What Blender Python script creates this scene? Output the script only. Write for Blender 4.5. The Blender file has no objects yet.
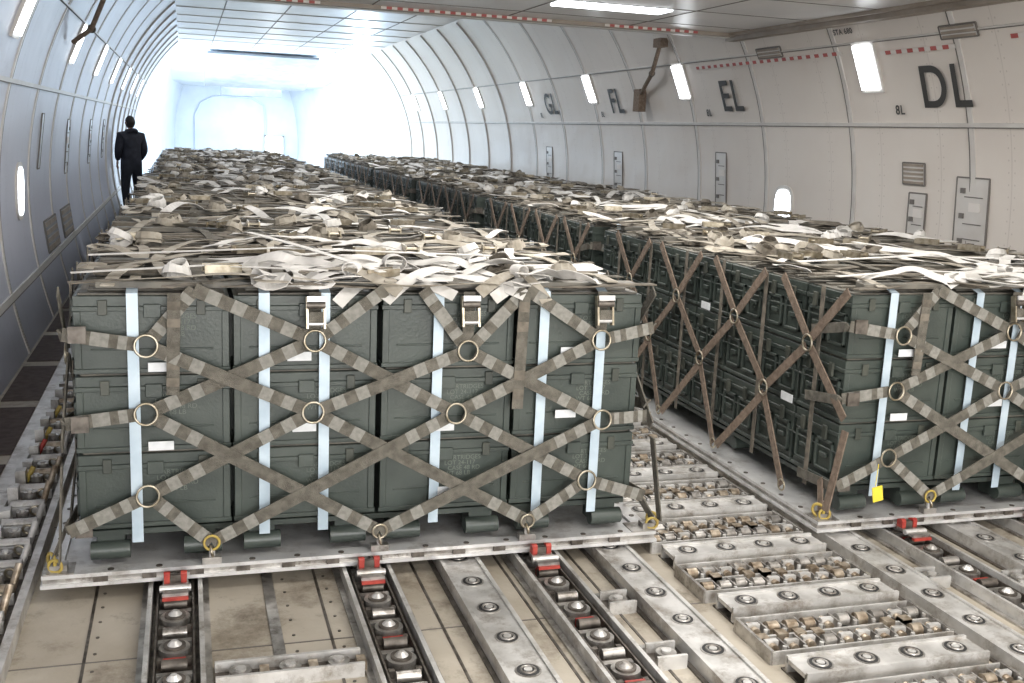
import bpy, math, random
from mathutils import Vector, Matrix, Quaternion
R=random.Random
CX=2.295; CZ=1.0; RAD=3.6
FZ=-0.07
scene=bpy.context.scene
col=scene.collection
scene.view_settings.view_transform='Standard'

# ------------------------------------------------------------------ materials
def mat(name,c1,c2=None,scale=8,rough=.6,metal=0,bump=0,bscale=60,emit=None,estr=0,detail=4,lo=.35,hi=.65,stain=None,sscale=2):
    m=bpy.data.materials.new(name); m.use_nodes=True
    nt=m.node_tree; b=nt.nodes['Principled BSDF']
    b.inputs['Base Color'].default_value=(*c1,1); b.inputs['Roughness'].default_value=rough
    b.inputs['Metallic'].default_value=metal
    if c2 or bump:
        tc=nt.nodes.new('ShaderNodeTexCoord')
    if c2:
        n=nt.nodes.new('ShaderNodeTexNoise'); n.inputs['Scale'].default_value=scale; n.inputs['Detail'].default_value=detail
        nt.links.new(tc.outputs['Object'],n.inputs['Vector'])
        r=nt.nodes.new('ShaderNodeValToRGB'); r.color_ramp.elements[0].position=lo; r.color_ramp.elements[1].position=hi
        r.color_ramp.elements[0].color=(*c1,1); r.color_ramp.elements[1].color=(*c2,1)
        nt.links.new(n.outputs['Fac'],r.inputs['Fac']); out=r.outputs['Color']
        if stain:
            n3=nt.nodes.new('ShaderNodeTexNoise'); n3.inputs['Scale'].default_value=sscale; n3.inputs['Detail'].default_value=10; n3.inputs['Roughness'].default_value=.75
            nt.links.new(tc.outputs['Object'],n3.inputs['Vector'])
            r3=nt.nodes.new('ShaderNodeValToRGB'); r3.color_ramp.elements[0].position=.50; r3.color_ramp.elements[1].position=.66
            nt.links.new(n3.outputs['Fac'],r3.inputs['Fac'])
            mx=nt.nodes.new('ShaderNodeMix'); mx.data_type='RGBA'; mx.inputs['B'].default_value=(*stain,1)
            nt.links.new(r3.outputs['Color'],mx.inputs['Factor']); nt.links.new(out,mx.inputs['A']); out=mx.outputs['Result']
        nt.links.new(out,b.inputs['Base Color'])
    if bump:
        n2=nt.nodes.new('ShaderNodeTexNoise'); n2.inputs['Scale'].default_value=bscale
        nt.links.new(tc.outputs['Object'],n2.inputs['Vector'])
        bp=nt.nodes.new('ShaderNodeBump'); bp.inputs['Strength'].default_value=bump; bp.inputs['Distance'].default_value=.01
        nt.links.new(n2.outputs['Fac'],bp.inputs['Height']); nt.links.new(bp.outputs['Normal'],b.inputs['Normal'])
    if emit:
        b.inputs['Emission Color'].default_value=(*emit,1); b.inputs['Emission Strength'].default_value=estr
    return m

def wallmat(name,c1,c2,seamc):
    m=mat(name,c1,c2,scale=.9,rough=.38,detail=6,lo=.3,hi=.7)
    nt=m.node_tree; b=nt.nodes['Principled BSDF']
    tc=nt.nodes.new('ShaderNodeTexCoord'); sp=nt.nodes.new('ShaderNodeSeparateXYZ')
    nt.links.new(tc.outputs['Object'],sp.inputs[0])
    def M(op,a,bb=None,cc=None):
        n=nt.nodes.new('ShaderNodeMath'); n.operation=op
        for i,v in enumerate((a,bb,cc)):
            if v is None: continue
            if isinstance(v,(int,float)): n.inputs[i].default_value=v
            else: nt.links.new(v,n.inputs[i])
        return n.outputs[0]
    fy=M('SUBTRACT',M('FRACT',M('DIVIDE',M('ADD',sp.outputs['Y'],.14),.775)),.5)
    seam=M('LESS_THAN',M('ABSOLUTE',fy),.006)
    fz=M('SUBTRACT',M('FRACT',M('DIVIDE',sp.outputs['Z'],.09)),.5)
    dy=M('MULTIPLY',M('SUBTRACT',M('ABSOLUTE',fy),.04),.775)
    dz=M('MULTIPLY',fz,.09)
    d=M('SQRT',M('ADD',M('MULTIPLY',dy,dy),M('MULTIPLY',dz,dz)))
    riv=M('LESS_THAN',d,.007)
    mx=nt.nodes.new('ShaderNodeMix'); mx.data_type='RGBA'
    src=b.inputs['Base Color'].links[0].from_socket
    nt.links.new(M('MULTIPLY',M('ADD',M('MULTIPLY',seam,.6),riv),.3),mx.inputs['Factor'])
    nt.links.new(src,mx.inputs['A']); mx.inputs['B'].default_value=(*seamc,1)
    nt.links.new(mx.outputs['Result'],b.inputs['Base Color'])
    bp=nt.nodes.new('ShaderNodeBump'); bp.inputs['Strength'].default_value=.6; bp.inputs['Distance'].default_value=.03
    nz=nt.nodes.new('ShaderNodeTexNoise'); nz.inputs['Scale'].default_value=1.8
    nt.links.new(tc.outputs['Object'],nz.inputs['Vector'])
    nt.links.new(M('ADD',nz.outputs['Fac'],M('MULTIPLY',seam,-.15)),bp.inputs['Height']); nt.links.new(bp.outputs['Normal'],b.inputs['Normal'])
    return m

M_WL=wallmat('wall_paint_daylight_tint',(.50,.52,.60),(.56,.58,.66),(.2,.2,.22))  # bluish cast of the nose daylight is put into the left wall colour
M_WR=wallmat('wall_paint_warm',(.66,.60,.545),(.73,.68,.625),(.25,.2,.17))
M_CEIL=mat('ceiling_panel',(.60,.60,.60),(.70,.69,.68),scale=1.5,rough=.3)
M_FRAME=mat('frame_strip',(.56,.53,.50),(.62,.60,.57),scale=5,rough=.4)
M_BEAM=mat('ceiling_edge_beam_paint',(.26,.215,.17),(.34,.29,.24),scale=5,rough=.5)
M_DARKLINE=mat('sealant_dark',(.16,.145,.13))
M_FLOOR=mat('deck_floor',(.34,.295,.23),(.50,.455,.38),scale=2.5,rough=.55,bump=.2,bscale=30,detail=10,lo=.3,hi=.62,stain=(.15,.12,.085),sscale=2.2)
M_MAT=mat('antislip_mat',(.06,.04,.035),(.10,.075,.065),scale=20,rough=.75)
M_ALU=mat('aluminium_worn',(.27,.255,.235),(.56,.54,.51),scale=14,rough=.34,metal=.7,detail=8,stain=(.12,.10,.08),sscale=9)
M_ALUL=mat('aluminium_pale',(.46,.45,.43),(.68,.67,.65),scale=10,rough=.36,metal=.4,detail=8,stain=(.27,.24,.205),sscale=7)
M_PALLET=mat('pallet_aluminium',(.62,.62,.62),(.76,.76,.75),scale=8,rough=.30,metal=.45,detail=8,stain=(.44,.42,.40),sscale=6)
M_STEEL=mat('steel_dark',(.07,.06,.05),(.17,.15,.13),scale=25,rough=.45,metal=.5)
M_BRONZE=mat('roller_bronze',(.20,.15,.10),(.50,.43,.34),scale=30,rough=.38,metal=.6)
M_BLACK=mat('rubber_black',(.02,.02,.02),rough=.6)
M_RED=mat('lock_red',(.30,.025,.02),(.42,.06,.04),scale=30,rough=.5)
M_YEL=mat('fitting_yellow',(.50,.38,.08),(.35,.25,.07),scale=30,rough=.5)
M_TAG=mat('tag_yellow',(.75,.62,.05))
M_CRATE=mat('crate_olive_paint',(.036,.047,.041),(.060,.074,.064),scale=5,rough=.38,bump=.1,bscale=90,detail=8)
M_CRATE2=mat('crate_lid_paint',(.036,.042,.034),(.075,.08,.064),scale=7,rough=.45)
M_LID=mat('crate_top_dusty',(.07,.068,.058),(.19,.175,.145),scale=6,rough=.55,detail=8)
M_STENCIL=mat('stencil_grey',(.13,.15,.125))
M_BAND=mat('steel_band',(.42,.52,.60),(.55,.65,.72),scale=9,rough=.35,metal=.15)
M_LABEL=mat('label_white',(.72,.74,.75),(.62,.64,.65),scale=30)
M_NET=mat('net_webbing',(.100,.092,.074),(.170,.157,.130),scale=30,rough=.9,bump=.6,bscale=300)
M_NETL=mat('net_stitch_grey',(.20,.195,.172),(.27,.262,.235),scale=60,rough=.9)
M_NETB=mat('net_webbing_brown',(.15,.11,.08),(.24,.18,.135),scale=40,rough=.9,bump=.6,bscale=300)
M_TAPE=mat('strap_tan',(.28,.25,.20),(.42,.385,.325),scale=20,rough=.85)
M_TAUPE=mat('strap_taupe',(.10,.088,.07),(.20,.175,.14),scale=20,rough=.9)
M_WHITE=mat('strap_white',(.56,.545,.51),(.74,.72,.69),scale=12,rough=.8)
M_RINGM=mat('ring_metal',(.28,.24,.17),(.50,.45,.36),scale=30,rough=.3,metal=.8)
M_TXT=mat('marking_black',(.05,.048,.045),rough=.6)
M_TR=mat('tape_red',(.42,.10,.09)); M_TW=mat('tape_white',(.7,.66,.62))
M_LAMP=mat('lamp_diffuser',(.9,.92,.95),emit=(.92,.96,1),estr=7)
M_WIN=mat('window_daylight',(.9,.95,1),emit=(.85,.93,1),estr=6)
M_NOSE=mat('nose_liner_white',(.60,.65,.72),(.66,.71,.78),scale=2,rough=.35)
M_GREY=mat('panel_grey',(.20,.215,.235),(.27,.285,.31),scale=3,rough=.5)
M_JACKET=mat('jacket_navy',(.010,.012,.020),(.022,.024,.036),scale=12,rough=.8)
M_PANTS=mat('trousers_dark',(.012,.014,.022),(.02,.022,.03),scale=12,rough=.85)
M_SKIN=mat('skin',(.45,.28,.2),rough=.55); M_HAIR=mat('hair_dark',(.015,.012,.01),rough=.7)
M_SHOE=mat('shoe_black',(.01,.01,.01),rough=.5)

# ------------------------------------------------------------------ mesh builder
class MB:
    def __init__(s): s.v=[];s.f=[];s.m=[];s.mats=[];s.sm=[]
    def mi(s,m):
        if m not in s.mats: s.mats.append(m)
        return s.mats.index(m)
    def add(s,vs,fs,m,smooth=False):
        o=len(s.v); s.v+= [tuple(v) for v in vs]; k=s.mi(m)
        for f in fs: s.f.append(tuple(i+o for i in f)); s.m.append(k); s.sm.append(smooth)
    def box(s,x0,x1,y0,y1,z0,z1,m):
        s.add([(x0,y0,z0),(x1,y0,z0),(x1,y1,z0),(x0,y1,z0),(x0,y0,z1),(x1,y0,z1),(x1,y1,z1),(x0,y1,z1)],
          [(0,3,2,1),(4,5,6,7),(0,1,5,4),(1,2,6,5),(2,3,7,6),(3,0,4,7)],m)
    def obox(s,c,ax,ay,az,h,m):
        c=Vector(c);vs=[]
        for k in(-1,1):
            for i,j in((-1,-1),(1,-1),(1,1),(-1,1)):
                vs.append(c+ax*(h[0]*i)+ay*(h[1]*j)+az*(h[2]*k))
        s.add(vs,[(0,3,2,1),(4,5,6,7),(0,1,5,4),(1,2,6,5),(2,3,7,6),(3,0,4,7)],m)
    def cyl(s,p0,p1,r,m,n=14,r2=None):
        p0=Vector(p0);p1=Vector(p1);d=(p1-p0).normalized()
        a=d.orthogonal().normalized();b=d.cross(a); r2=r if r2 is None else r2
        vs=[p0+(a*math.cos(t)+b*math.sin(t))*r for t in [2*math.pi*i/n for i in range(n)]]
        vs+=[p1+(a*math.cos(t)+b*math.sin(t))*r2 for t in [2*math.pi*i/n for i in range(n)]]
        s.add(vs,[(i,(i+1)%n,n+(i+1)%n,n+i) for i in range(n)],m,True)
        s.add(vs,[tuple(range(n))[::-1],tuple(range(n,2*n))],m)
    def torus(s,c,nrm,Rr,r,m,n=18,k=7):
        c=Vector(c);d=Vector(nrm).normalized();a=d.orthogonal().normalized();b=d.cross(a);vs=[]
        for i in range(n):
            t=2*math.pi*i/n;e=a*math.cos(t)+b*math.sin(t)
            for j in range(k):
                q=2*math.pi*j/k;vs.append(c+e*(Rr+r*math.cos(q))+d*(r*math.sin(q)))
        s.add(vs,[(i*k+j,((i+1)%n)*k+j,((i+1)%n)*k+(j+1)%k,i*k+(j+1)%k) for i in range(n) for j in range(k)],m,True)
    def tube(s,pts,r,m,n=10):
        for a,b in zip(pts[:-1],pts[1:]): s.cyl(a,b,r,m,n)
    def ribbon(s,pts,nrms,w,m,t=.004,ms=None):
        pts=[Vector(p) for p in pts]; N=len(pts); rows=[]; prev=None
        for i,p in enumerate(pts):
            d=(pts[min(i+1,N-1)]-pts[max(i-1,0)]).normalized(); n=Vector(nrms[i] if isinstance(nrms,list) else nrms)
            side=d.cross(n)
            if side.length<1e-5: side=d.orthogonal()
            side.normalize()
            if prev is not None and isinstance(nrms,list) and len(nrms)>6:
                side=(side+prev*.8)
                side=(side-d*side.dot(d)); side=side.normalized() if side.length>1e-4 else prev
            prev=side
            nn=side.cross(d).normalized()
            rows.append([p-side*w/2-nn*t/2,p+side*w/2-nn*t/2,p+side*w/2+nn*t/2,p-side*w/2+nn*t/2])
        for i in range(N-1):
            s.add(rows[i]+rows[i+1],[(j,(j+1)%4,4+(j+1)%4,4+j) for j in range(4)]+([(3,2,1,0)] if i==0 else [])+([(4,5,6,7)] if i==N-2 else []),ms[i] if ms else m)
    def mesh(s,name):
        me=bpy.data.meshes.new(name); me.from_pydata(s.v,[],s.f)
        for m in s.mats: me.materials.append(m)
        me.polygons.foreach_set('material_index',s.m); me.polygons.foreach_set('use_smooth',s.sm); me.update(); return me
    def obj(s,name,loc=(0,0,0),parent=None):
        return place(name,s.mesh(name),loc,parent)
def place(name,me,loc=(0,0,0),parent=None,bevel=0):
    o=bpy.data.objects.new(name,me); o.location=loc; col.objects.link(o)
    if parent: o.parent=parent
    if bevel:
        b=o.modifiers.new('bevel','BEVEL'); b.width=bevel; b.segments=1; b.limit_method='ANGLE'
    return o

# ------------------------------------------------------------------ fuselage
def arcpt(side,z,off=0,scale=1):
    r=RAD-off; dz=z-CZ
    return Vector((CX+side*math.sqrt(max(0,r*r-dz*dz))*scale,0,z))
def frame_at(side,z):
    a=math.asin((z-CZ)/RAD)
    n=Vector((-side*math.cos(a),0,-math.sin(a))); up=Vector((-side*math.sin(a),0,math.cos(a)))
    xa=Vector((0,-side,0))
    return n,up,xa
def wallpos(side,y,z,off=0):
    p=arcpt(side,z); n,_,_=frame_at(side,z); p=p+n*off; p.y=y; return p
NZ=28
def arcz(z1): 
    a0=math.asin((FZ-CZ)/RAD);a1=math.asin((z1-CZ)/RAD)
    return [CZ+RAD*math.sin(a0+(a1-a0)*i/NZ) for i in range(NZ+1)]
ZT=3.67
def wall(side,name,m):
    b=MB(); ys=[-7+ i*1.0 for i in range(38)]; zs=arcz(ZT); vs=[];fs=[]
    for y in ys:
        for z in zs:
            p=arcpt(side,z);vs.append((p.x,y,p.z))
    n=len(zs)
    for i in range(len(ys)-1):
        for j in range(n-1): fs.append((i*n+j,i*n+j+1,(i+1)*n+j+1,(i+1)*n+j))
    b.add(vs,fs,m,True)
    vs=[];fs=[];yy=[30,32,34,36,38,40]
    for k,y in enumerate(yy):
        t=k/5; sc=1-.40*t**1.2; top=ZT-.75*min(1,t*1.6)
        for z in arcz(top):
            p=arcpt(side,z); vs.append((CX-.5*t+(p.x-CX)*sc,y,p.z))
    for i in range(5):
        for j in range(n-1): fs.append((i*n+j,i*n+j+1,(i+1)*n+j+1,(i+1)*n+j))
    b.add(vs,fs,M_NOSE,True)
    o=b.obj(name)
    f=MB()
    def rib(y,w,h,m,z1=ZT-.02):
        for za,zb in zip(arcz(z1)[:-1],arcz(z1)[1:]):
            n_,u_,_=frame_at(side,(za+zb)/2); c=wallpos(side,y,(za+zb)/2,h/2)
            f.obox(c,Vector((0,1,0)),u_,n_,(w/2,(wallpos(side,0,zb)-wallpos(side,0,za)).length/2+.001,h/2),m)
    y=8.4-1.55*8
    while y<30:
        rib(y,.05,.010 if y<19 else .03,M_FRAME)
        rib(y+.033,.006,.011,M_DARKLINE); y+=1.55
    for z,w in((1.92,.03),(2.60,.012),(.35,.05)):
        n_,u_,_=frame_at(side,z); f.obox(wallpos(side,11.5,z,.008),Vector((0,1,0)),u_,n_,(18.4,w/2,.008),M_FRAME)
        f.obox(wallpos(side,11.5,z-w/2-.004,.008),Vector((0,1,0)),u_,n_,(18.4,.003,.009),M_DARKLINE)
    f.obj('wall_frames',parent=o)
    return o
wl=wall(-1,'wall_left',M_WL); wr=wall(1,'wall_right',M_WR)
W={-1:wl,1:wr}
b=MB(); b.box(CX-3.44,CX+3.44,-7,30,FZ-.1,FZ,M_FLOOR)
b.add([(CX-3.44,30,FZ),(CX+3.44,30,FZ),(CX+1.7,40,FZ),(CX-2.6,40,FZ)],[(0,1,2,3)],M_FLOOR)
for yy in [ -4.2+1.27*i for i in range(27)]: b.box(CX-3.4,CX+3.4,yy,yy+.006,FZ,FZ+.002,M_DARKLINE)
for xx in (-.35,.46,.86,1.22,1.54,2.95,3.3,3.65,4.2): b.box(xx,xx+.010,-6,24,FZ,FZ+.003,M_STEEL)
b.box(.26,.30,-6,24,FZ,FZ+.006,M_ALU)
for i in range(60):
    for xx in (-.335,.318,.478): b.cyl((xx+.02,1.8+i*.12,FZ),(xx+.02,1.8+i*.12,FZ+.003),.006,M_STEEL,8)
floor=b.obj('floor')
# ceilings
hw=math.sqrt(RAD**2-(2.8-CZ)**2)
b=MB(); b.box(CX-hw-.03,CX+hw+.03,-7,10.1,2.8,2.9,M_CEIL)
for x in (CX-1.9,CX-.65,CX+.65,CX+1.9): b.box(x-.006,x+.006,-7,10.1,2.796,2.8,M_DARKLINE)
for y in range(-6,10,1): b.box(CX-hw,CX+hw,y+.5,y+.51,2.796,2.8,M_DARKLINE)
for x in (CX-1.2,CX+1.2): 
    for y in (6.2,8.7): b.box(x-.5,x+.5,y-.15,y+.15,2.785,2.8,M_LAMP)
b.box(CX-hw,CX+hw,10.02,10.14,2.76,2.92,M_FRAME)
for s in(-1,1):
    b.box(CX+s*(hw-.02)-.05,CX+s*(hw-.02)+.05,-7,10.12,2.735,2.80,M_BEAM)
    b.box(CX+s*(hw-.12)-.012,CX+s*(hw-.12)+.012,-7,10.12,2.77,2.80,M_BEAM)
b.box(CX-hw+.05,CX+hw-.05,9.93,10.01,2.765,2.80,M_BEAM)
hw2=math.sqrt(RAD**2-(ZT-CZ)**2)
b.box(CX-hw2-.02,CX+hw2+.02,10.1,30,ZT,ZT+.1,M_CEIL)
y=10.9
while y<30:
    b.box(CX-hw2,CX+hw2,y,y+.03,ZT-.012,ZT,M_FRAME); b.box(CX-hw2,CX+hw2,y+.03,y+.045,ZT-.006,ZT,M_DARKLINE); y+=1.55
for x in (-1.6,-.55,.55,1.6): b.box(CX+x-.01,CX+x+.01,10.1,30,ZT-.006,ZT,M_DARKLINE)
b.box(CX-hw,CX+hw,10.0,10.1,2.8,ZT+.1,M_CEIL)
def nose(y,t):
    sc=1-.40*t**1.2; top=ZT-.75*min(1,t*1.6); p=math.sqrt(RAD**2-(top-CZ)**2)*sc; c=CX-.5*t
    return [(c-p,y,top),(c+p,y,top)]
vs=[]
for k,y in enumerate([30,32,34,36,38,40]): vs+=nose(y,k/5)
b.add(vs,[(2*i,2*i+1,2*i+3,2*i+2) for i in range(5)],M_NOSE)
b.obox((CX-.2,32.4,3.16),Vector((1,0,0)),Vector((0,1,-.19)).normalized(),Vector((0,.19,1)).normalized(),(1.5,2.0,.03),M_GREY)
for x,y,z in ((-.35,34.8,2.80),(.1,34.8,2.80),(-.1,36.5,2.8)):
    b.box(CX-.2+x-.08,CX-.2+x+.08,y-.4,y+.4,z,z+.05,M_LAMP)
b.box(CX-1.2,CX+.7,35.6,35.9,2.55,2.92,M_GREY)
ceil=b.obj('ceiling')
b=MB(); x=CX-hw+.25; i=0
while x<CX+hw-.5:
    if int((x-CX+5)/.55)%4!=3: b.box(x,x+.05,9.922,9.93,2.77,2.793,M_TR if i%2 else M_TW)
    x+=.05;i+=1
b.obj('hazard_tape',parent=ceil)
# end wall
b=MB(); t=1; c=CX-.5
top=ZT-.75
zz=arcz(top)
L=[(c-math.sqrt(RAD**2-(z-CZ)**2)*.6,39.98,z) for z in zz]; Rr=[(c+math.sqrt(RAD**2-(z-CZ)**2)*.6,39.98,z) for z in zz]
n=len(zz); b.add(L+Rr,[(i,n+i,n+i+1,i+1) for i in range(n-1)],M_NOSE)
pts=[(c-1.45,39.9,FZ),(c-1.45,39.9,1.9),(c-1.25,39.9,2.35),(c-.8,39.9,2.6),(c+.5,39.9,2.6),(c+.95,39.9,2.35),(c+1.0,39.9,1.9),(c+1.0,39.9,FZ)]
b.tube(pts,.025,M_NOSE,8)
we=b.obj('wall_end')
b=MB(); b.box(c+1.0,c+1.6,39.86,39.95,FZ,1.25,M_WIN); b.box(c+.95,c+1.0,39.84,39.97,FZ,1.3,M_FRAME); b.box(c+1.6,c+1.65,39.84,39.97,FZ,1.3,M_FRAME); b.box(c+.95,c+1.65,39.84,39.97,1.25,1.3,M_FRAME)
b.obj('door_1',parent=we)

# ------------------------------------------------------------------ wall lamps, windows, hatches, markings
LY=[1.6,4.8,8.0,11.6,14.6,17.6,20.7,23.8,26.8]
YV=Vector((0,1,0))
for side in(-1,1):
    for y in LY:
        b=MB(); z=2.4; n_,u_,_=frame_at(side,z)
        b.obox(wallpos(side,y,z,.012),YV,u_,n_,(.15,.225,.012),M_FRAME)
        b.obox(wallpos(side,y,z,.03),YV,u_,n_,(.12,.195,.010),M_LAMP)
        o=b.obj('wall_lamp')
def window(side,y,z,name):
    b=MB(); n_,u_,_=frame_at(side,z)
    def ov(a,h,off,m,thick):
        c=wallpos(side,y,z,off); N=28; vs=[]
        for k in(0,1):
            for i in range(N):
                t=2*math.pi*i/N; ct,st=math.cos(t),math.sin(t)
                sx=math.copysign(abs(ct)**.65,ct); sy=math.copysign(abs(st)**.65,st)
                vs.append(c+YV*(a*sx)+u_*(h*sy)+n_*(thick*k))
        b.add(vs,[(i,(i+1)%N,N+(i+1)%N,N+i) for i in range(N)]+[tuple(range(N)),tuple(range(N,2*N))],m)
    ov(.185,.235,0,M_FRAME,.02); ov(.145,.195,.02,M_WIN,.006)
    b.obj(name)
window(1,9.6,1.07,'window_1'); window(-1,9.4,1.07,'window_2')

def hatch(side,y,z,w,h,name,latches=True,m=None,slats=0):
    b=MB(); n_,u_,_=frame_at(side,z); c=wallpos(side,y,z,.008); m=m or (M_FRAME if side>0 else M_NOSE)
    b.obox(c,YV,u_,n_,(w/2,h/2,.008),m)
    for s in(-1,1):
        b.obox(c+YV*(s*w/2)+n_*.006,YV,u_,n_,(.006,h/2,.006),M_DARKLINE); b.obox(c+u_*(s*h/2)+n_*.006,YV,u_,n_,(w/2,.006,.006),M_DARKLINE)
    if latches:
        for s in(-1,0,1):
            b.obox(c+u_*(s*h*.33)+YV*(w*.28)+n_*.012,YV,u_,n_,(.025,.02,.006),M_DARKLINE)
        b.obox(c+u_*(h*.12)-YV*(w*.1)+n_*.012,YV,u_,n_,(.06,.035,.003),M_TW)
        for s in (-.3,-.1,.25): b.obox(c+u_*(s*h)-YV*(w*.05)+n_*.010,YV,u_,n_,(w*.28,.004,.002),M_DARKLINE)
    for k in range(slats):
        b.obox(c+u_*(-h/2+h*(k+.5)/slats)+n_*.012,YV,u_,n_,(w*.44,h/slats*.28,.006),M_BEAM)
    b.obj(name,parent=W[side])
hatch(1,6.85,1.22,.36,.60,'access_hatch')
hatch(1,7.5,1.14,.22,.44,'access_hatch'); hatch(1,7.55,1.52,.28,.18,'wall_vent',False,M_FRAME,5)
hatch(1,10.95,1.3,.25,.6,'access_hatch'); hatch(1,14.0,1.25,.3,.55,'access_hatch'); hatch(1,17,1.25,.3,.55,'access_hatch')
hatch(1,6.8,2.60,.40,.10,'wall_vent',False,M_FRAME,3); hatch(1,9.5,2.60,.45,.10,'wall_vent',False,M_FRAME,3)
hatch(-1,11.2,.55,.9,.3,'wall_vent',False,M_GREY,4); hatch(-1,12.6,.55,.9,.3,'wall_vent',False,M_GREY,4)
hatch(-1,13.0,1.35,.3,.6,'access_hatch'); hatch(-1,16.0,1.35,.3,.6,'access_hatch'); hatch(-1,10.6,1.45,.14,.5,'access_hatch',False); hatch(-1,18.5,1.35,.3,.6,'access_hatch')

def text(s,side,y,z,size,name,bold=.012,m=M_TXT,sx=1):
    cu=bpy.data.curves.new(name,'FONT'); cu.body=s; cu.size=size; cu.align_x='CENTER'; cu.align_y='CENTER'; cu.offset=bold*size; cu.extrude=.001; cu.space_character=1.15
    cu.materials.append(m)
    o=bpy.data.objects.new(name,cu); col.objects.link(o)
    n_,u_,xa=frame_at(side,z); p=wallpos(side,y,z,.022)
    Mx=Matrix((xa*sx,u_,n_)).transposed().to_4x4(); Mx.translation=p; o.matrix_world=Mx
    o.parent=W[side]
    return o
for s,y in(('DL',7.08),('EL',10.5),('FL',13.75),('GL',16.5)):
    text(s,1,y,2.20,.48,'bay_marking',bold=.012,sx=.92)
    text('8L',1,y+.58,2.04,.11,'bay_marking_small')
text('STA 680',1,8.2,2.70,.07,'station_marking')
b=MB()
def wtape(side,y0,y1,z):
    n_,u_,_=frame_at(side,z); y=y0;i=0
    while y<y1:
        b.obox(wallpos(side,y,z,.02),YV,u_,n_,(.035,.016,.002),M_TR if i%2 else M_TW); y+=.07;i+=1
wtape(1,6.9,7.75,2.50); wtape(1,8.35,11.2,2.53); wtape(1,5.2,6.3,2.53)
b.obj('hazard_tape',parent=wr)
def arm(side,y):
    b=MB(); n1=wallpos(side,y-.9,2.85,.05); n2=wallpos(side,y-.5,2.55,.12); n3=wallpos(side,y+.2,2.28,.06)
    b.tube([n1,n2,n3],.026,M_NETB); b.obox(n3-Vector((0,0,.06)),YV,Vector((0,0,1)),Vector((1,0,0)),(.09,.14,.05),M_NETB)
    b.obox(n1,YV,Vector((0,0,1)),Vector((1,0,0)),(.10,.05,.05),M_NETB)
    b.torus(n2,(0,1,.3),.032,.012,M_STEEL)
    b.obj('door_actuator_arm',parent=W[side])
arm(1,12.6)
b=MB()
pts=[wallpos(-1,10.3,3.1,.06),wallpos(-1,10.5,2.8,.16),wallpos(-1,10.75,2.55,.16),wallpos(-1,10.9,2.38,.05)]
b.tube(pts,.022,M_NETB); b.torus(pts[2],(0,1,.3),.03,.01,M_STEEL); b.obj('door_actuator_arm',parent=wl)

# ------------------------------------------------------------------ deck roller hardware
def twin_tray(xc,y0,y1,name,locks=()):
    b=MB()
    b.box(xc-.085,xc+.085,y0,y1,FZ,FZ+.008,M_STEEL)
    for s in(-1,1):
        b.box(xc+s*.088-.008,xc+s*.088+.008,y0,y1,FZ,-.012,M_ALUL)
        b.box(xc+s*.105-.014,xc+s*.105+.014,y0,y1,FZ,FZ+.01,M_ALU)
        b.box(xc+s*.062-.003,xc+s*.062+.003,y0,y1,FZ,-.03,M_STEEL)
    y=y0+.09;i=0
    while y<y1-.05:
        if i%2==0:
            b.cyl((xc,y,FZ+.008),(xc,y,-.028),.050,M_ALU,20); b.cyl((xc,y,-.028),(xc,y,-.020),.036,M_STEEL,18); b.cyl((xc,y,-.02),(xc,y,-.006),.024,M_ALUL,14,.01)
            for a in(-1,1): b.box(xc+a*.045-.01,xc+a*.045+.01,y-.075,y-.055,FZ,-.035,M_STEEL)
        else:
            b.cyl((xc-.04,y,-.035),(xc+.04,y,-.035),.020,M_STEEL if i%4==1 else M_ALU,12)
            b.box(xc-.055,xc+.055,y-.06,y-.035,FZ,-.04,M_ALU)
            if i%4==1: b.box(xc-.035,xc+.035,y+.028,y+.042,FZ,-.03,M_RED)
        y+=.115;i+=1
    o=b.obj(name)
    for ly in locks:
        b=MB()
        b.box(xc-.045,xc+.045,ly-.14,ly-.02,-.0,.012,M_ALU)
        for a in(-1,1):
            b.box(xc+a*.030-.010,xc+a*.030+.010,ly-.05,ly-.012,.0,.045,M_RED)
            b.cyl((xc+a*.030-.011,ly-.035,.04),(xc+a*.030+.011,ly-.035,.04),.013,M_RED,12)
        b.box(xc-.02,xc+.02,ly-.045,ly-.02,.01,.04,M_STEEL)
        b.cyl((xc-.055,ly-.09,.01),(xc+.055,ly-.09,.01),.013,M_ALUL,10)
        b.box(xc-.045,xc+.045,ly-.15,ly-.13,-.012,.0,M_RED)
        b.obj('pallet_lock',parent=o)
def disc(b,x,y,z,r=.034):
    b.cyl((x,y,z),(x,y,z+.003),r*1.3,M_ALU,20); b.cyl((x,y,z+.003),(x,y,z+.0045),r*1.12,M_BLACK,20); b.torus((x,y,z+.004),(0,0,1),r*.70,.005,M_ALU,18,6); b.cyl((x,y,z+.003),(x,y,z+.008),r*.42,M_ALUL,12)
def flat_tray(xc,y0,y1,name,w=.15,step=.235):
    b=MB(); 
    b.box(xc-w/2,xc+w/2,y0,y1,-.028,-.018,M_ALUL)
    for s in(-1,1):
        b.box(xc+s*(w/2)-.008,xc+s*(w/2)+.008,y0,y1,FZ,-.010,M_ALUL); b.box(xc+s*(w/2+.015)-.01,xc+s*(w/2+.015)+.01,y0,y1,FZ,FZ+.008,M_STEEL)
    y=y0+.1
    while y<y1-.05: disc(b,xc,y,-.018); y+=step
    b.obj(name)
YN=1.7
twin_tray(-.06,YN,23,'roller_tray',[3.87]); twin_tray(.66,YN,23,'roller_tray',[3.87]); twin_tray(1.37,YN,23,'roller_tray',[3.87])
flat_tray(1.04,YN,23,'ball_tray'); flat_tray(1.71,YN,23,'ball_tray',.14)
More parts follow.
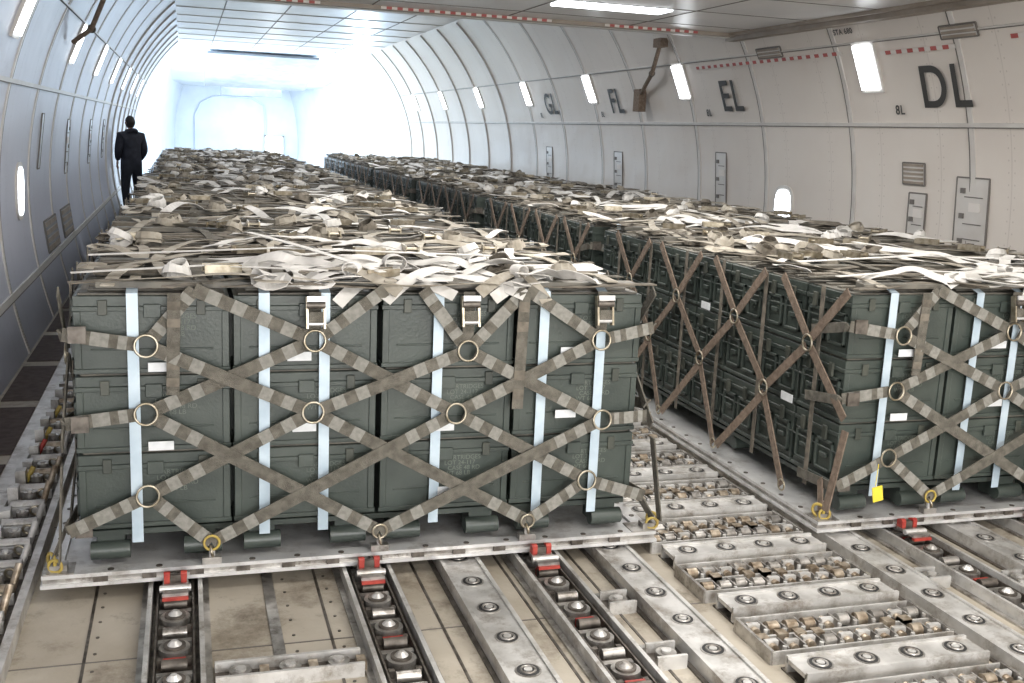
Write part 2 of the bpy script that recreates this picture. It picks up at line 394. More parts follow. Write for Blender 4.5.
flat_tray(2.80,YN,23,'ball_tray',.14); twin_tray(3.13,YN,23,'roller_tray',[3.84]); flat_tray(3.46,YN,23,'ball_tray'); twin_tray(3.85,YN,23,'roller_tray',[3.84]); twin_tray(4.6,YN,23,'roller_tray',[3.84])
def trans_flat(x0,x1,yc,name='transfer_tray',w=.12):
    b=MB(); b.box(x0,x1,yc-w/2,yc+w/2,-.03,-.014,M_ALUL)
    for s in(-1,1):
        b.box(x0,x1,yc+s*w/2-.007,yc+s*w/2+.007,FZ,-.006,M_ALUL)
    b.box(x0,x1,yc-w/2-.03,yc+w/2+.03,FZ,FZ+.006,M_STEEL)
    n=4
    for i in range(n): disc(b,x0+(x1-x0)*(i+.5)/n,yc,-.014,.034)
    b.obj(name)
def trans_mech(x0,x1,yc,seed,name='roller_bank',w=.26):
    r=R(seed); b=MB(); b.box(x0,x1,yc-w/2,yc+w/2,FZ,FZ+.01,M_ALU)
    for s in(-1,1): b.box(x0,x1,yc+s*w/2-.004,yc+s*w/2+.004,FZ,-.02,M_ALUL)
    b.box(x0,x1,yc-.005,yc+.005,FZ,-.03,M_ALUL)
    for x in (x0,x1): b.box(x-.006,x+.006,yc-w/2,yc+w/2,FZ,-.016,M_ALU)
    n=10
    for i in range(n):
        x=x0+(x1-x0)*(i+.5)/n
        for s in(-1,1):
            yy=yc+s*w*.25+r.uniform(-.01,.01); k=r.random()
            if k<.6:
                b.cyl((x-.022,yy,-.036),(x+.022,yy,-.036),.024,M_BRONZE if r.random()<.5 else M_ALU,14)
                b.cyl((x-.034,yy,-.036),(x+.034,yy,-.036),.009,M_ALUL,8)
            else:
                b.cyl((x,yy-.03,-.04),(x,yy+.03,-.04),.018,M_BRONZE,12); b.box(x-.025,x+.025,yy-.01,yy+.01,FZ,-.016,M_ALUL)
            b.box(x-.036,x-.030,yy-.04,yy+.04,FZ,-.024,M_ALU)
            b.cyl((x+.028,yy-.045,FZ),(x+.028,yy-.045,-.02),.008,M_ALUL,8)
            if r.random()<.5: b.box(x-.02,x+.02,yc-.02,yc+.02,FZ,-.03+r.random()*.015,M_BRONZE)
    b.obj(name)
y=1.8;i=0
while y<22:
    trans_flat(1.93,2.66,y); trans_mech(1.91,2.66,y+.25,i); y+=.5;i+=1
def short_cross(x0,x1,yc):
    b=MB()
    for s in(-1,1): b.box(x0,x1,yc+s*.05-.006,yc+s*.05+.006,FZ,-.02,M_ALUL)
    b.box(x0,x1,yc-.05,yc+.05,FZ,FZ+.015,M_STEEL)
    n=3 if x1-x0>.3 else 1
    for i in range(n):
        x=x0+(x1-x0)*(i+.5)/n; b.cyl((x,yc,FZ+.015),(x,yc,-.03),.036,M_ALU,16); b.cyl((x,yc,-.03),(x,yc,-.022),.018,M_ALUL,12)
        if n>1: b.box(x+.06,x+.09,yc-.03,yc+.03,FZ,-.035,M_BRONZE)
    b.box(x0,x1,yc+.075,yc+.1,FZ,FZ+.02,M_ALU)
    b.obj('cross_roller_tray')
short_cross(.065,.535,3.2); short_cross(1.5,1.61,3.02); short_cross(3.26,3.36,3.3); short_cross(1.5,1.61,3.45)
short_cross(2.9,3.0,3.4)
b=MB(); r=R(5)
b.box(-.88,-.80,1.5,23,FZ,FZ+.03,M_ALUL); b.box(-.60,-.57,1.5,23,FZ,-.01,M_ALUL); b.box(-.80,-.60,1.5,23,FZ,FZ+.012,M_STEEL)
y=1.6
while y<22.8:
    h=.01+r.random()*.04
    b.box(-.79,-.62,y,y+.02,FZ,-.02,M_ALUL)
    b.cyl((-.77,y+.07,-.03),(-.63,y+.07,-.03),.024,M_ALUL if r.random()<.5 else M_BRONZE,12)
    b.obox((-.765,y+.14,(FZ+h)/2),Vector((1,r.uniform(-.3,.3),0)).normalized(),YV,Vector((0,0,1)),(.022,.03,(h-FZ)/2),M_ALUL if r.random()<.6 else M_ALU)
    b.cyl((-.70,y+.15,FZ),(-.70,y+.15,-.01+h*.4),.026,M_ALU,14); b.cyl((-.70,y+.15,-.01+h*.4),(-.70,y+.15,h*.4),.012,M_ALUL,10)
    b.cyl((-.65,y+.11,FZ),(-.62,y+.17,h),.014,M_ALUL if r.random()<.6 else M_BRONZE,10)
    b.torus((-.655,y+.2,-.02),(r.uniform(-.4,.4),1,.3),.022,.006,M_RINGM,14,6)
    if r.random()<.3: b.cyl((-.76,y+.21,-.05),(-.72,y+.22,.03),.012,M_RED if r.random()<.4 else M_YEL,10)
    y+=.23
b.obj('side_guide_rail')
b=MB(); y=1.2
while y<24:
    b.box(-1.12,-.90,y,y+.98,FZ,FZ+.006,M_MAT); y+=1.15
b.obj('antislip_mat',parent=floor)
b=MB(); b.box(5.18,5.22,1.5,23,FZ,.03,M_ALU); b.box(5.22,5.4,1.5,23,FZ,FZ+.02,M_STEEL)
y=1.6
while y<22.8: b.box(5.17,5.32,y,y+.08,FZ,.05,M_ALUL); y+=.5
b.obj('side_guide_rail')

# ------------------------------------------------------------------ pallet loads
PL=3.13
def pallet_mesh():
    b=MB(); W=2.44
    b.box(.07,W-.07,.07,PL-.07,.008,.036,M_PALLET)
    for a in((0,W,0,.075),(0,W,PL-.075,PL)):
        b.box(a[0],a[1],a[2],a[3],0.0,.014,M_PALLET); b.box(a[0]+.006,a[1]-.006,a[2]+.016,a[3]-.016,.014,.034,M_ALU); b.box(a[0]+.004,a[1]-.004,a[2]+.006,a[3]-.006,.034,.048,M_PALLET)
    for a in((0,.075),(W-.075,W)):
        b.box(a[0],a[1],.075,PL-.075,0,.014,M_PALLET); b.box(a[0]+.016,a[1]-.016,.06,PL-.06,.014,.034,M_ALU); b.box(a[0]+.006,a[1]-.006,.06,PL-.06,.034,.048,M_PALLET)
    x=.18
    while x<W-.1:
        b.box(x,x+.05,.002,.018,.014,.034,M_STEEL); b.cyl((x+.06,.03,.048),(x+.06,.03,.051),.012,M_STEEL,8); x+=.17
    y=.2
    while y<PL-.1:
        for xx in(.035,W-.035): b.cyl((xx,y,.048),(xx,y,.051),.012,M_STEEL,8)
        y+=.17
    for cx in(0,W-.12):
        for cy in(0,PL-.12): b.box(cx+.006,cx+.114,cy+.006,cy+.114,.048,.053,M_ALU)
    return b.mesh('air_cargo_pallet')
X0,X1,Y0,Y1=.125,2.35,.10,3.05; ZB=.175; CH=.298; ZC=ZB+3*CH
def crates_mesh():
    b=MB(); ncx=4; ncy=8; cw=(X1-X0)/ncx; cd=(Y1-Y0)/ncy
    for i in range(ncx):
        for yy in (Y0+.03,Y0+1.0,Y0+1.95,Y1-.15):
            for s in(.2,.8):
                xx=X0+cw*(i+s); b.box(xx-.05,xx+.05,yy,yy+.12,.054,ZB-.03,M_CRATE)
                b.cyl((xx-.07,yy-.01,.090),(xx+.07,yy-.01,.090),.034,M_CRATE,14)
    b.box(X0+.02,X1-.02,Y0+.03,Y1-.03,ZB-.035,ZB-.012,M_CRATE)
    b.box(X0+cw*.5,X1-cw*.5,Y0+cd*.5,Y1-cd*.5,ZB,ZC-.1,M_CRATE)
    for i in range(ncx):
        for j in range(ncy):
            for k in range(3):
                edge=i in(0,ncx-1) or j in(0,ncy-1) or k==2
                if not edge: continue
                gx=.004 if i!=2 else .010
                x0=X0+cw*i+gx; x1=X0+cw*(i+1)-.004; y0=Y0+cd*j+.004; y1=Y0+cd*(j+1)-.004; z0=ZB+CH*k+.003; z1=ZB+CH*(k+1)-.003
                b.box(x0+.008,x1-.008,y0+.008,y1-.008,z0+.01,z1-.06,M_CRATE)
                b.box(x0,x1,y0,y1,z0,z0+.018,M_CRATE)
                b.box(x0,x1,y0,y1,z1-.062,z1-.044,M_CRATE)
                b.box(x0+.004,x1-.004,y0+.004,y1-.004,z1-.044,z1-.006,M_CRATE)
                b.box(x0+.02,x1-.02,y0+.02,y1-.02,z1-.006,z1+.002,M_LID)
                if k==2:
                    for q in(.25,.5,.75): b.box(x0+.05,x1-.05,y0+(y1-y0)*q-.018,y0+(y1-y0)*q+.018,z1+.002,z1+.012,M_LID)
                    b.cyl((x0+.2,y0+.03,z1+.02),(x1-.2,y0+.03,z1+.02),.007,M_STEEL,8)
                if j==0 or j==ncy-1:
                    yy=y0+.002 if j==0 else y1-.010
                    for xx in(x0+.004,x1-.03): b.box(xx,xx+.026,yy,yy+.008,z0+.018,z1-.062,M_CRATE)
                    b.box(x0+.06,x1-.06,yy+.002,yy+.008,z0+.085,z0+.092,M_CRATE)
                    xm=(x0+x1)/2; s=-1 if j==0 else 1; yf=y0 if j==0 else y1
                    b.box(xm-.03,xm+.03,min(yf,yf+s*.010),max(yf,yf+s*.010),z1-.085,z1-.035,M_CRATE)
                    for q in(-.17,.17): b.box(xm+q-.016,xm+q+.016,min(yf,yf+s*.006),max(yf,yf+s*.006),z1-.075,z1-.02,M_CRATE2)
                if i==0 or i==ncx-1:
                    s=-1 if i==0 else 1; xf=(x0+.008) if i==0 else (x1-.008)
                    def rb(ya,yb,za,zb):
                        b.box(min(xf,xf+s*.014),max(xf,xf+s*.014),ya,yb,za,zb,M_CRATE)
                    za,zb=z0+.045,z1-.095; ym=(y0+y1)/2
                    for (p,q) in((y0+.03,ym-.015),(ym+.015,y1-.03)):
                        rb(p,q,za,za+.014); rb(p,q,zb-.014,zb); rb(p,p+.014,za,zb); rb(q-.014,q,za,zb)
                        rb(p+.04,q-.04,(za+zb)/2-.01,(za+zb)/2+.01)
                    xo=x0 if i==0 else x1
                    b.box(min(xo,xo+s*.004),max(xo,xo+s*.004),y0,y1,(za+zb)/2+.032,(za+zb)/2+.040,M_CRATE)
                    for yy in(y0+.08,y1-.1): b.box(min(xo,xo+s*.012),max(xo,xo+s*.012),yy,yy+.03,z1-.095,z1-.03,M_CRATE2)
    return b.mesh('ammunition_crate_stack')
BX=[.335,.800,1.025,1.47,1.91,2.16]
def bands_add(b):
    for x in BX:
        yf=Y0-.013
        b.ribbon([(x,yf,ZB-.05),(x,yf,ZC+.004),(x,Y0+.03,ZC+.018),(x,Y1,ZC+.018)],[(0,-1,0),(0,-.8,.4),(0,-.2,1),(0,0,1)],.040,M_BAND,.003,[M_BAND,M_BAND,M_TAPE])
    for y in (.3,.8,1.25,1.7,2.2,2.7):
        for xs,s in((X0-.016,-1),(X1+.016,1)):
            b.ribbon([(xs,y,ZB-.05),(xs,y,ZC+.006)],(s,0,0),.03,M_TAUPE,.003)
    for x,z in((.425,.50),(.95,.55),(.93,.83),(2.03,.83),(2.02,.565),(1.5,.53),(.43,.80),(1.53,.26)):
        b.box(x-.045,x+.045,Y0-.020,Y0-.017,z-.017,z+.017,M_LABEL)
    for y,z in((.5,.5),(1.4,.8),(2.3,.55)): b.box(X0-.03,X0-.026,y-.05,y+.05,z-.02,z+.02,M_LABEL)
def seg(b,A,B,w,m,ml,nrm,sag=0,n=12):
    A=Vector(A);B=Vector(B);pts=[];ms=[]
    for i in range(n+1):
        t=i/n; pts.append(A.lerp(B,t)+Vector(nrm)*(sag*math.sin(math.pi*t)))
    for i in range(n): ms.append(ml if (i in(1,3,n-2,n-4)) else m)
    b.ribbon(pts,nrm,w,m,.006,ms)
def net_mesh(seed,sidem):
    r=R(seed); b=MB()
    P={'R11':(.38,.885),'R12':(.985,.895),'R13':(1.585,.845),'R14':(2.15,.88),'R21':(.375,.63),'R22':(.98,.615),'R23':(1.545,.59),'R24':(2.175,.54),
       'R31':(.375,.315),'R32':(2.12,.28),'B1':(.60,.13),'B2':(1.24,.13),'B3':(1.855,.13),
       'L1':(.10,.93),'L2':(.10,.60),'L3':(.10,.20),'Q1':(2.38,.93),'Q2':(2.38,.55),'Q3':(2.38,.2),
       'T0':(.55,1.09),'T1':(.80,1.09),'T2':(1.25,1.09),'T3':(1.40,1.09),'T4':(1.82,1.09),'T5':(1.98,1.09)}
    def yf(z): return .065 if z>.3 else .065-(.3-z)*.22
    pt=lambda k:Vector((P[k][0],yf(P[k][1]),P[k][1]))
    lay=0
    for a,c in [('L1','R11'),('R11','R22'),('R12','R21'),('R12','R23'),('R13','R22'),('R13','R24'),('R14','R23'),('R14','Q1'),
                ('L2','R21'),('R21','B2'),('R22','R31'),('R22','B3'),('R23','B1'),('R24','B2'),('R23','R32'),('R24','Q2'),
                ('L3','R31'),('R31','B1'),('R32','B3'),('R32','Q3'),('T0','R11'),('T0','R12'),('T2','R12'),('T3','R13'),('T4','R13'),('T4','R14')]:
        lay=(lay+1)%3
        A=pt(a);B_=pt(c); o=Vector((0,-.004*lay,0)); u=(B_-A).normalized()
        if a[0]=='R': A=A+u*.034
        if c[0]=='R': B_=B_-u*.034
        n=max(8,int((B_-A).length/.045))
        seg(b,A+o,B_+o,.050 if min(P[a][1],P[c][1])>.2 or True else .05,M_NET,M_NETL,(0,-1,0),.006*r.random(),n)
    for k in P:
        if k[0]=='R': b.torus(pt(k)+Vector((0,-.012,0)),(0.05,-1,.1),.040,.0048,M_RINGM,24)
        if k[0]=='B':
            p=pt(k); b.torus(p+Vector((0,-.012,0)),(0,-1,0),.028,.005,M_YEL if k=='B1' else M_RINGM)
            b.torus(p+Vector((0,-.006,-.035)),(1,0,.2),.020,.006,M_RINGM); b.box(p.x-.035,p.x+.035,.005,.04,.049,.075,M_ALU); b.cyl((p.x,.02,.055),(p.x,.02,.1),.012,M_ALUL,10)
    for k in('R12','R13','R14'):
        p=pt(k); q=Vector((p.x,.065,1.08))
        seg(b,p+Vector((0,0,.036)),q,.046,M_NET,M_NET,(0,-1,0))
        c=Vector((p.x+.0,.040,1.005)); X=Vector((1,0,0));Z=Vector((0,.2,1)).normalized();Yy=X.cross(Z)
        for s in(-1,1): b.obox(c+X*(.032*s),X,Yy,Z,(.004,.014,.06),M_RINGM)
        b.cyl(c+Vector((-.034,-.01,.03)),c+Vector((.034,-.01,.03)),.013,M_STEEL,10); b.cyl(c+Vector((-.034,-.01,-.04)),c+Vector((.034,-.01,-.04)),.009,M_PALLET,10)
        b.obox(c+Vector((0,-.015,-.015)),X,Yy,Z,(.026,.003,.02),M_NET)
        b.obox(c+Vector((0,-.018,.055)),X,Yy,Z,(.034,.004,.010),M_PALLET)
    for x,z0 in((.47,.70),(1.80,.6)):
        seg(b,(x,.058,z0),(x+.01,.05,1.08),.046,M_NET,M_TAUPE,(0,-1,0))
    for xs,s,mm in((X0-.035,-1,sidem),(X1+.035,1,M_NET)):
        fl=.06 if sidem is M_NETB or s>0 else .02
        ys=[.35,1.05,1.75,2.45]
        for y in ys:
            for d in(-1,1):
                ye=y+d*.35
                seg(b,(xs,y+d*.02,.78),(xs,ye-d*.02,.52),.045,mm,mm,(s,0,0)); seg(b,(xs,ye-d*.0,.47),(xs+s*fl,ye+d*.33 if 0<ye+d*.33<3.1 else ye,.10),.045,mm,mm,(s,0,0))
                seg(b,(xs,y+d*.02,.83),(xs,y+d*.27,1.08),.045,mm,mm,(s,0,0))
            b.torus((xs+s*.008,y,.80),(1,0,0),.038,.005,M_RINGM)
            b.torus((xs+s*fl,y+.02,.10),(1,0,0),.026,.005,M_RINGM)
        for y in(.0,.7,1.4,2.1,2.8): 
            if y>0: b.torus((xs+s*.008,y,.5),(1,0,0),.038,.005,M_RINGM)
        seg(b,(xs,.15,.20),(xs+s*.05,.05,.09),.045,mm,mm,(s,0,0))
        b.torus((xs+s*.055,.06,.085),(1,0.6,0),.028,.007,M_YEL); b.torus((xs+s*.04,.03,.075),(.3,1,0),.024,.006,M_YEL); b.box(xs+s*.03-.03,xs+s*.03+.03,.03,.08,.05,.075,M_ALU)
    for z,zz in((.93,.80),(.60,.5),(.20,.14)):
        for xe,s in((.10,-1),(2.38,1)):
            b.ribbon([(xe,.065,z),(xe+s*.010,.10,z-.01),(xe+s*.0,.35,(z+zz)/2)],[(0,-1,0),(s,-.8,0),(s,0,0)],.046,M_NET,.006)
        b.obox((.15,.052,z-.0),Vector((1,0,0)),Vector((0,0,1)),Vector((0,1,0)),(.03,.03,.006),M_STEEL)
    z=ZC+.02
    for i in range(10):
        y=.12+i*.31; pts=[];ph=r.random()*6
        for k in range(17):
            x=.12+2.26*k/16; pts.append((x,y+.05*math.sin(ph+k*.7),z+.012+.010*math.sin(ph*2+k*1.3)))
        b.ribbon(pts,(0,0,1),.046,M_NET if i%2 else M_TAUPE,.005)
    for i in range(7):
        x=.3+i*.31; pts=[];ph=r.random()*6
        for k in range(17):
            y=.08+2.95*k/16; pts.append((x+.05*math.sin(ph+k*.6),y,z+.022+.010*math.sin(ph+k*1.7)))
        b.ribbon(pts,(0,0,1),.046,M_TAPE if i%3==0 else M_NET,.005)
    return b.mesh('cargo_net')
def heap_mesh(seed,front):
    r=R(seed); b=MB(); zb=ZC+.03
    def loose(x,y,ang,L,m,w,amp,lift,xlim=(.15,2.32),ylim=(.05,3.04),fold=1.):
        n=max(14,int(L/.022)); pts=[];nr=[]; a=ang; ph=r.random()*6; ph2=r.random()*6; f1=r.uniform(.08,.2); f2=r.uniform(.2,.4); tw0=r.uniform(-.25,.25); st=L/n; da=0
        H=lift*r.uniform(.3,1)
        for i in range(n):
            env=math.sqrt(max(0.0,math.sin(math.pi*i/(n-1))))
            h=H*env*(.5+.5*math.sin(ph+i*f1))+.5*H*fold*env*max(0,math.sin(ph2+i*f2))
            if not(xlim[0]<x<xlim[1] and ylim[0]<y<ylim[1]): a+=.5
            pts.append(Vector((min(max(x,xlim[0]-.02),xlim[1]+.02),min(max(y,ylim[0]-.02),ylim[1]+.02),zb+h+.004)))
            tw=tw0+fold*.5*math.sin(ph2+i*f1*.8)
            nr.append(Vector((math.sin(tw),math.sin(tw*1.3)*.5,max(.3,math.cos(tw)))))
            da=da*.85+r.uniform(-1,1)*amp*.25; a+=da
            x+=math.cos(a)*st; y+=math.sin(a)*st
        q=[];qn=[]
        for p,nn in zip(pts,nr):
            if not q or (p-q[-1]).length>.012: q.append(p);qn.append(nn)
        if len(q)>6: b.ribbon(q,qn,w,m,.003)
    for i in range(9):
        y=.15+i*.34+r.uniform(-.04,.04); t=r.uniform(-.02,.02); b.obox((1.22+r.uniform(-.05,.05),y,zb+.0),Vector((math.cos(t),math.sin(t),0)),Vector((-math.sin(t),math.cos(t),0)),Vector((0,0,1)),(1.05,.032,.010),M_TAUPE if i%2 else M_LID)
    for i in range(28):
        loose(r.uniform(.15,2.2),r.uniform(.1,3.),r.choice([0,math.pi,0,1.57,-1.57])+r.uniform(-.25,.25),r.uniform(.8,2.2),M_TAUPE if r.random()<.5 else M_TAPE,.044,.10,.035,fold=.4)
    for i in range(17):
        loose(r.uniform(.2,2.2),r.uniform(.1,3.),r.uniform(0,6.3),r.uniform(.4,1.3),M_WHITE,.046,.22,.05,fold=.8)
    for i in range(18):
        cx,cy=r.uniform(.2,2.2),r.uniform(.15,2.9); mm=r.choice([M_TAPE,M_TAUPE,M_TAPE,M_WHITE])
        for k in range(3):
            ax=Vector((r.uniform(-.5,.5),r.uniform(-.5,.5),1)).normalized(); a1=ax.orthogonal().normalized(); a2=ax.cross(a1); rr=r.uniform(.04,.08)
            pts=[];nr=[]
            for q in range(15):
                t=q*.5; pts.append(Vector((cx,cy,zb+.025+.01*k))+a1*rr*math.cos(t)+a2*rr*.7*math.sin(t)); nr.append(a1*math.cos(t)+a2*math.sin(t)+ax*.3)
            b.ribbon(pts,nr,.034,mm,.003)
    for i in range(16):
        cx,cy=r.uniform(.2,2.2),r.uniform(.12,2.9); a=r.uniform(0,3.1); ux=Vector((math.cos(a),math.sin(a),0)); uy=Vector((-math.sin(a),math.cos(a),0)); Z=Vector((0,0,1))
        c=Vector((cx,cy,zb+.04))
        for s in(-1,1): b.obox(c+uy*.03*s,ux,uy,Z,(.07,.004,.016),M_RINGM)
        b.cyl(c-uy*.033+ux*.03,c+uy*.033+ux*.03,.012,M_STEEL,10); b.cyl(c-uy*.033-ux*.05,c+uy*.033-ux*.05,.009,M_RINGM,8)
    for i in range(8):
        x=r.uniform(1.0 if front else .3,2.1); pts=[];nr=[]; L=r.uniform(.01,.06); dx=r.uniform(.15,.45)*(1 if i%2 else -1); hh=r.uniform(.03,.07)
        if not .15<x+dx<2.3: dx=-dx
        for q in range(19):
            t=q/18; pts.append(Vector((x+dx*t,.045+.28*t,zb-.005-L*(1-t)**3+hh*math.sin(t*3.0)))); nr.append(Vector((.2*math.sin(t*5+i),-.9*(1-t)**2,.5+t)))
        b.ribbon(pts,nr,.05,M_WHITE if i%3 else M_TAPE,.003)
    if front:
        for i in range(17):
            loose(r.uniform(.85,2.1),r.uniform(.08,.75),r.choice([0,math.pi])+r.uniform(-.6,.6),r.uniform(.5,1.2),M_WHITE,.056,.30,.065,xlim=(.80,2.28),ylim=(.07,1.2),fold=1.)
        for i in range(5):
            cx=r.uniform(.9,2.15); cy=r.uniform(.10,.5); a=r.uniform(-.5,.5); rr=r.uniform(.03,.05); pts=[];nr=[]
            ux=Vector((math.cos(a),math.sin(a),0))
            for q in range(17):
                t=-.4+q*.23; pts.append(Vector((cx,cy,zb+.01+rr*.7))+ux*(rr*1.9*math.cos(t)+.008*q)+Vector((0,0,rr*math.sin(t)))); nr.append(ux*math.cos(t)+Vector((0,0,math.sin(t))))
            b.ribbon(pts,nr,.05,M_WHITE,.003)
        b.ribbon([(.12,.22,zb+.03),(.6,.3,zb+.05),(1.05,.2,zb+.045)],(0,0,1),.03,M_WHITE,.003)
        b.ribbon([(.15,.6,zb+.05),(.9,.65,zb+.08),(1.9,.5,zb+.07)],(0,0,1),.035,M_WHITE,.003)
        b.ribbon([(.8,1.1,zb+.10),(1.0,.6,zb+.09),(1.25,.12,zb+.05)],(0,0,1),.035,M_WHITE,.003)
    return b.mesh('loose_straps')
pal=pallet_mesh(); cra=crates_mesh()
bb=MB(); bands_add(bb); ban=bb.mesh('steel_bands')
nets=[[net_mesh(s,M_NET) for s in(1,2)],[net_mesh(s,M_NETB) for s in(3,4)]]; heapf=[heap_mesh(11,True),heap_mesh(12,True)]; heaps=[heap_mesh(s,False) for s in(21,22,23)]
cu=bpy.data.curves.new('stencil','FONT'); cu.body='CARTRIDGES\nLOT 24-117\n  CASE 48 RD\nWT 68 LB'; cu.size=.026; cu.space_line=.85
to=bpy.data.objects.new('tmp',cu); col.objects.link(to); bpy.context.view_layer.update()
sten=bpy.data.meshes.new_from_object(to.evaluated_get(bpy.context.evaluated_depsgraph_get())); bpy.data.objects.remove(to)
sten.materials.clear(); sten.materials.append(M_STENCIL)
for row,(ox,oy) in enumerate(((-.528,3.88),(2.68,3.84))):
    for k in range(6):
        r=R(100+row*10+k)
        loc=(ox+(0 if k==0 else r.uniform(-.02,.02)),oy+k*3.2,0)
        place('air_cargo_pallet',pal,loc)
        co=place('ammunition_crate_stack',cra,loc,bevel=.004 if k<2 else 0)
        place('steel_bands',ban,(0,0,0),co)
        no=place('cargo_net',nets[row][k%2],loc)
        place('loose_straps',heapf[row] if k==0 else heaps[(k+row)%3],(0,0,0),no)
        if k==0:
            for i in range(4):
                for j in range(3):
                    s=place('stencil_text',sten,(X0+.556*i+.28,Y0+.0112,ZB+CH*j+.205),co); s.rotation_euler=(math.pi/2,0,0)
b=MB(); b.obox((2.93,3.78,.19),Vector((1,0,.2)).normalized(),Vector((0,1,0)),Vector((-.2,0,1)).normalized(),(.026,.002,.035),M_TAG); b.cyl((2.93,3.80,.22),(2.98,3.86,.30),.002,M_TAG,6); b.obj('yellow_tag')

# ------------------------------------------------------------------ person
def skin_obj(name,verts,edges,radii,root=0,sub=2):
    me=bpy.data.meshes.new(name); me.from_pydata(verts,edges,[]); o=bpy.data.objects.new(name,me); col.objects.link(o)
    o.modifiers.new('skin','SKIN'); 
    for i,rr in enumerate(radii):
        sv=me.skin_vertices[0].data[i]; sv.radius=rr if isinstance(rr,tuple) else (rr,rr); sv.use_root=(i==root)
    s=o.modifiers.new('sub','SUBSURF'); s.levels=sub; s.render_levels=sub
    bpy.context.view_layer.update()
    me2=bpy.data.meshes.new_from_object(o.evaluated_get(bpy.context.evaluated_depsgraph_get()))
    bpy.data.objects.remove(o); return me2
def person(loc,rot):
    root=bpy.data.objects.new('person_standing',None); col.objects.link(root); root.location=loc; root.rotation_euler=(0,0,rot)
    V=[];E=[];Q=[]
    def a(p,rr,par=None):
        V.append(p);Q.append(rr)
        if par is not None:E.append((par,len(V)-1))
        return len(V)-1
    pel=a((0,0,.93),(.18,.145)); w=a((0,0,1.10),(.18,.145),pel); ch=a((0,.0,1.30),(.20,.15),w); sh=a((0,-.01,1.44),(.15,.115),ch); nk=a((0,-.0,1.52),(.066,.066),sh); a((0,.015,1.58),(.058,.058),nk)
    for s in(-1,1):
        h=a((s*.10,0,.84),(.115,.115),pel); k=a((s*.125,.03 if s>0 else .0,.48),(.08,.08),h); an=a((s*.13,-.02 if s>0 else -.05,.12),(.06,.062),k)
        S=a((s*.19,-.01,1.43),(.095,.095),sh); el=a((s*.255,-.02,1.15),(.07,.07),S); wr=a((s*.20,.13,.98),(.05,.05),el)
    me=skin_obj('body',V,E,Q)
    me.materials.append(M_JACKET);me.materials.append(M_PANTS);me.materials.append(M_SKIN)
    for p in me.polygons:
        p.use_smooth=True; c=p.center
        p.material_index=2 if c.z>1.545 and abs(c.x)<.09 else (1 if c.z<.84 and abs(c.x)<.21 else 0)
    place('body',me,parent=root)
    for s in(-1,1):
        wx,wy,wz=s*.20,.13,.98
        V=[(wx,wy,wz),(wx-s*.003,wy+.02,wz-.055),(wx-s*.005,wy+.03,wz-.09)];E=[(0,1),(1,2)];Q=[(.02,.028),(.016,.036),(.012,.036)]
        me=skin_obj('palm',V,E,Q,0,1); me.materials.append(M_SKIN); place('palm',me,parent=root)
        for i,L in enumerate((.066,.075,.07,.055)):
            by=wy+.058-.02*i; V=[(wx,by,wz-.085),(wx-s*.004,by+.004,wz-.09-L*.5),(wx-s*.018,by+.004,wz-.09-L)]
            me=skin_obj('finger',V,[(0,1),(1,2)],[.009,.0085,.007],0,1); me.materials.append(M_SKIN); place('finger',me,parent=root)
        V=[(wx,wy+.045,wz-.035),(wx-s*.01,wy+.075,wz-.065),(wx-s*.016,wy+.082,wz-.095)]
        me=skin_obj('thumb',V,[(0,1),(1,2)],[.011,.010,.008],0,1); me.materials.append(M_SKIN); place('thumb',me,parent=root)
        fx=s*.13; fy=-.02 if s>0 else -.05
        me=skin_obj('shoe',[(fx,fy-.05,.045),(fx,fy+.05,.05),(fx+s*.015,fy+.18,.033)],[(0,1),(1,2)],[(.042,.045),(.046,.05),(.042,.033)],0,2); me.materials.append(M_SHOE); place('shoe',me,parent=root)
        b=MB(); b.cyl((fx,fy,.04),(fx,fy,.16),.06,M_PANTS,14,.062); b.obj('trouser_cuff',parent=root)
    b=MB(); N,K=24,16; vs=[]
    for i in range(K+1):
        t=math.pi*i/K
        for j in range(N):
            p=2*math.pi*j/N; x=.078*math.sin(t)*math.cos(p); y=.098*math.sin(t)*math.sin(p); z=.118*math.cos(t)
            if z<-.02 and y<0: y*=.8
            if z<-.03: x*=1-.35*(-z-.03)/.09
            vs.append((x,y+.02,1.665+z))
    fs=[(i*N+j,(i+1)*N+j,(i+1)*N+(j+1)%N,i*N+(j+1)%N) for i in range(K) for j in range(N)]
    b.add(vs,fs,M_SKIN,True)
    vs2=[(v[0]*1.12,(v[1]-.02)*1.12+.010,(v[2]-1.665)*1.09+1.672) for v in vs]
    b.add(vs2,[f for f in fs if sum(vs2[k][2] for k in f)/4>1.72 or (sum(vs2[k][1] for k in f)/4<.035 and sum(vs2[k][2] for k in f)/4>1.59)],M_HAIR,True)
    for s in(-1,1):
        b.torus((s*.082,.01,1.665),(1,0,0),.022,.008,M_SKIN,14,6); b.cyl((s*.03,.10,1.675),(s*.03,.115,1.675),.012,M_TW,10); b.cyl((s*.03,.110,1.675),(s*.03,.118,1.675),.006,M_BLACK,8)
    b.cyl((0,.11,1.68),(0,.138,1.645),.008,M_SKIN,8,.014); b.box(-.025,.025,.095,.110,1.605,1.613,M_RED)
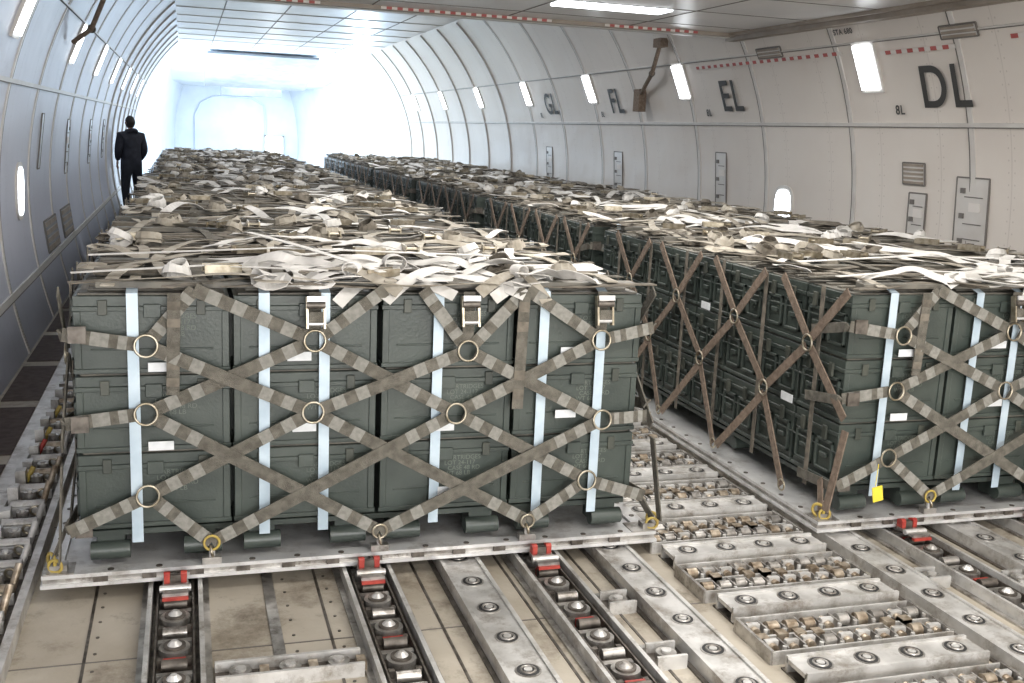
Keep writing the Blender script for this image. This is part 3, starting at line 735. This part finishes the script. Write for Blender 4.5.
    b.obj('head',parent=root)
    b=MB(); b.torus((0,.0,1.52),(0,.1,1),.075,.03,M_JACKET,20,8); b.torus((0,-.07,1.50),(0,.7,1),.075,.035,M_JACKET,20,8); b.obj('collar_hood',parent=root)
    return root
person((-.96,20.9,FZ+.008),.45)

# ------------------------------------------------------------------ lights
def area(name,loc,rot,sx,sy,e,c):
    l=bpy.data.lights.new(name,'AREA'); l.shape='RECTANGLE'; l.size=sx;l.size_y=sy;l.energy=e;l.color=c
    o=bpy.data.objects.new(name,l); o.location=loc;o.rotation_euler=rot; col.objects.link(o); return o
for y in(-4,-1,2,5,8): area('ceiling_luminaire',(CX,y,2.72),(0,0,0),2.6,.5,76,(1,.965,.92))
for y in(13,17,21,25): area('ceiling_luminaire_high',(CX,y,ZT-.04),(0,0,0),2.0,.35,70,(.93,.96,1))
area('nose_luminaire',(CX-.1,37,2.85),(0,0,0),2.0,3,130,(.78,.89,1))
area('nose_side_door_light',(CX+2.8,32.2,1.6),(0,math.radians(90),0),2.2,2.5,520,(.68,.85,1))
area('nose_side_door_light',(CX-3.0,31.2,1.8),(0,math.radians(-90),0),2.0,2,820,(.68,.85,1))
area('cargo_door_daylight',(CX-1,-5.5,1.6),(math.radians(90),0,0),5,2.6,520,(1,.98,.95))
w=bpy.data.worlds.new('world'); scene.world=w; w.use_nodes=True
bg=w.node_tree.nodes['Background']; bg.inputs[0].default_value=(.75,.85,1,1); bg.inputs[1].default_value=1.0

# ------------------------------------------------------------------ camera
cd=bpy.data.cameras.new('camera'); cam=bpy.data.objects.new('camera',cd); col.objects.link(cam); scene.camera=cam
cx=Vector((.9555,-.2915,.0435)).normalized(); cz=Vector((-.2943,-.9361,.1927)); cz=(cz-cx*cz.dot(cx)).normalized(); cy=cz.cross(cx)
Mx=Matrix((cx,cy,cz)).transposed().to_4x4(); Mx.translation=(0,0,1.69); cam.matrix_world=Mx
cd.sensor_width=36; cd.lens=1050/1024*36; cd.clip_start=.05; cd.clip_end=200
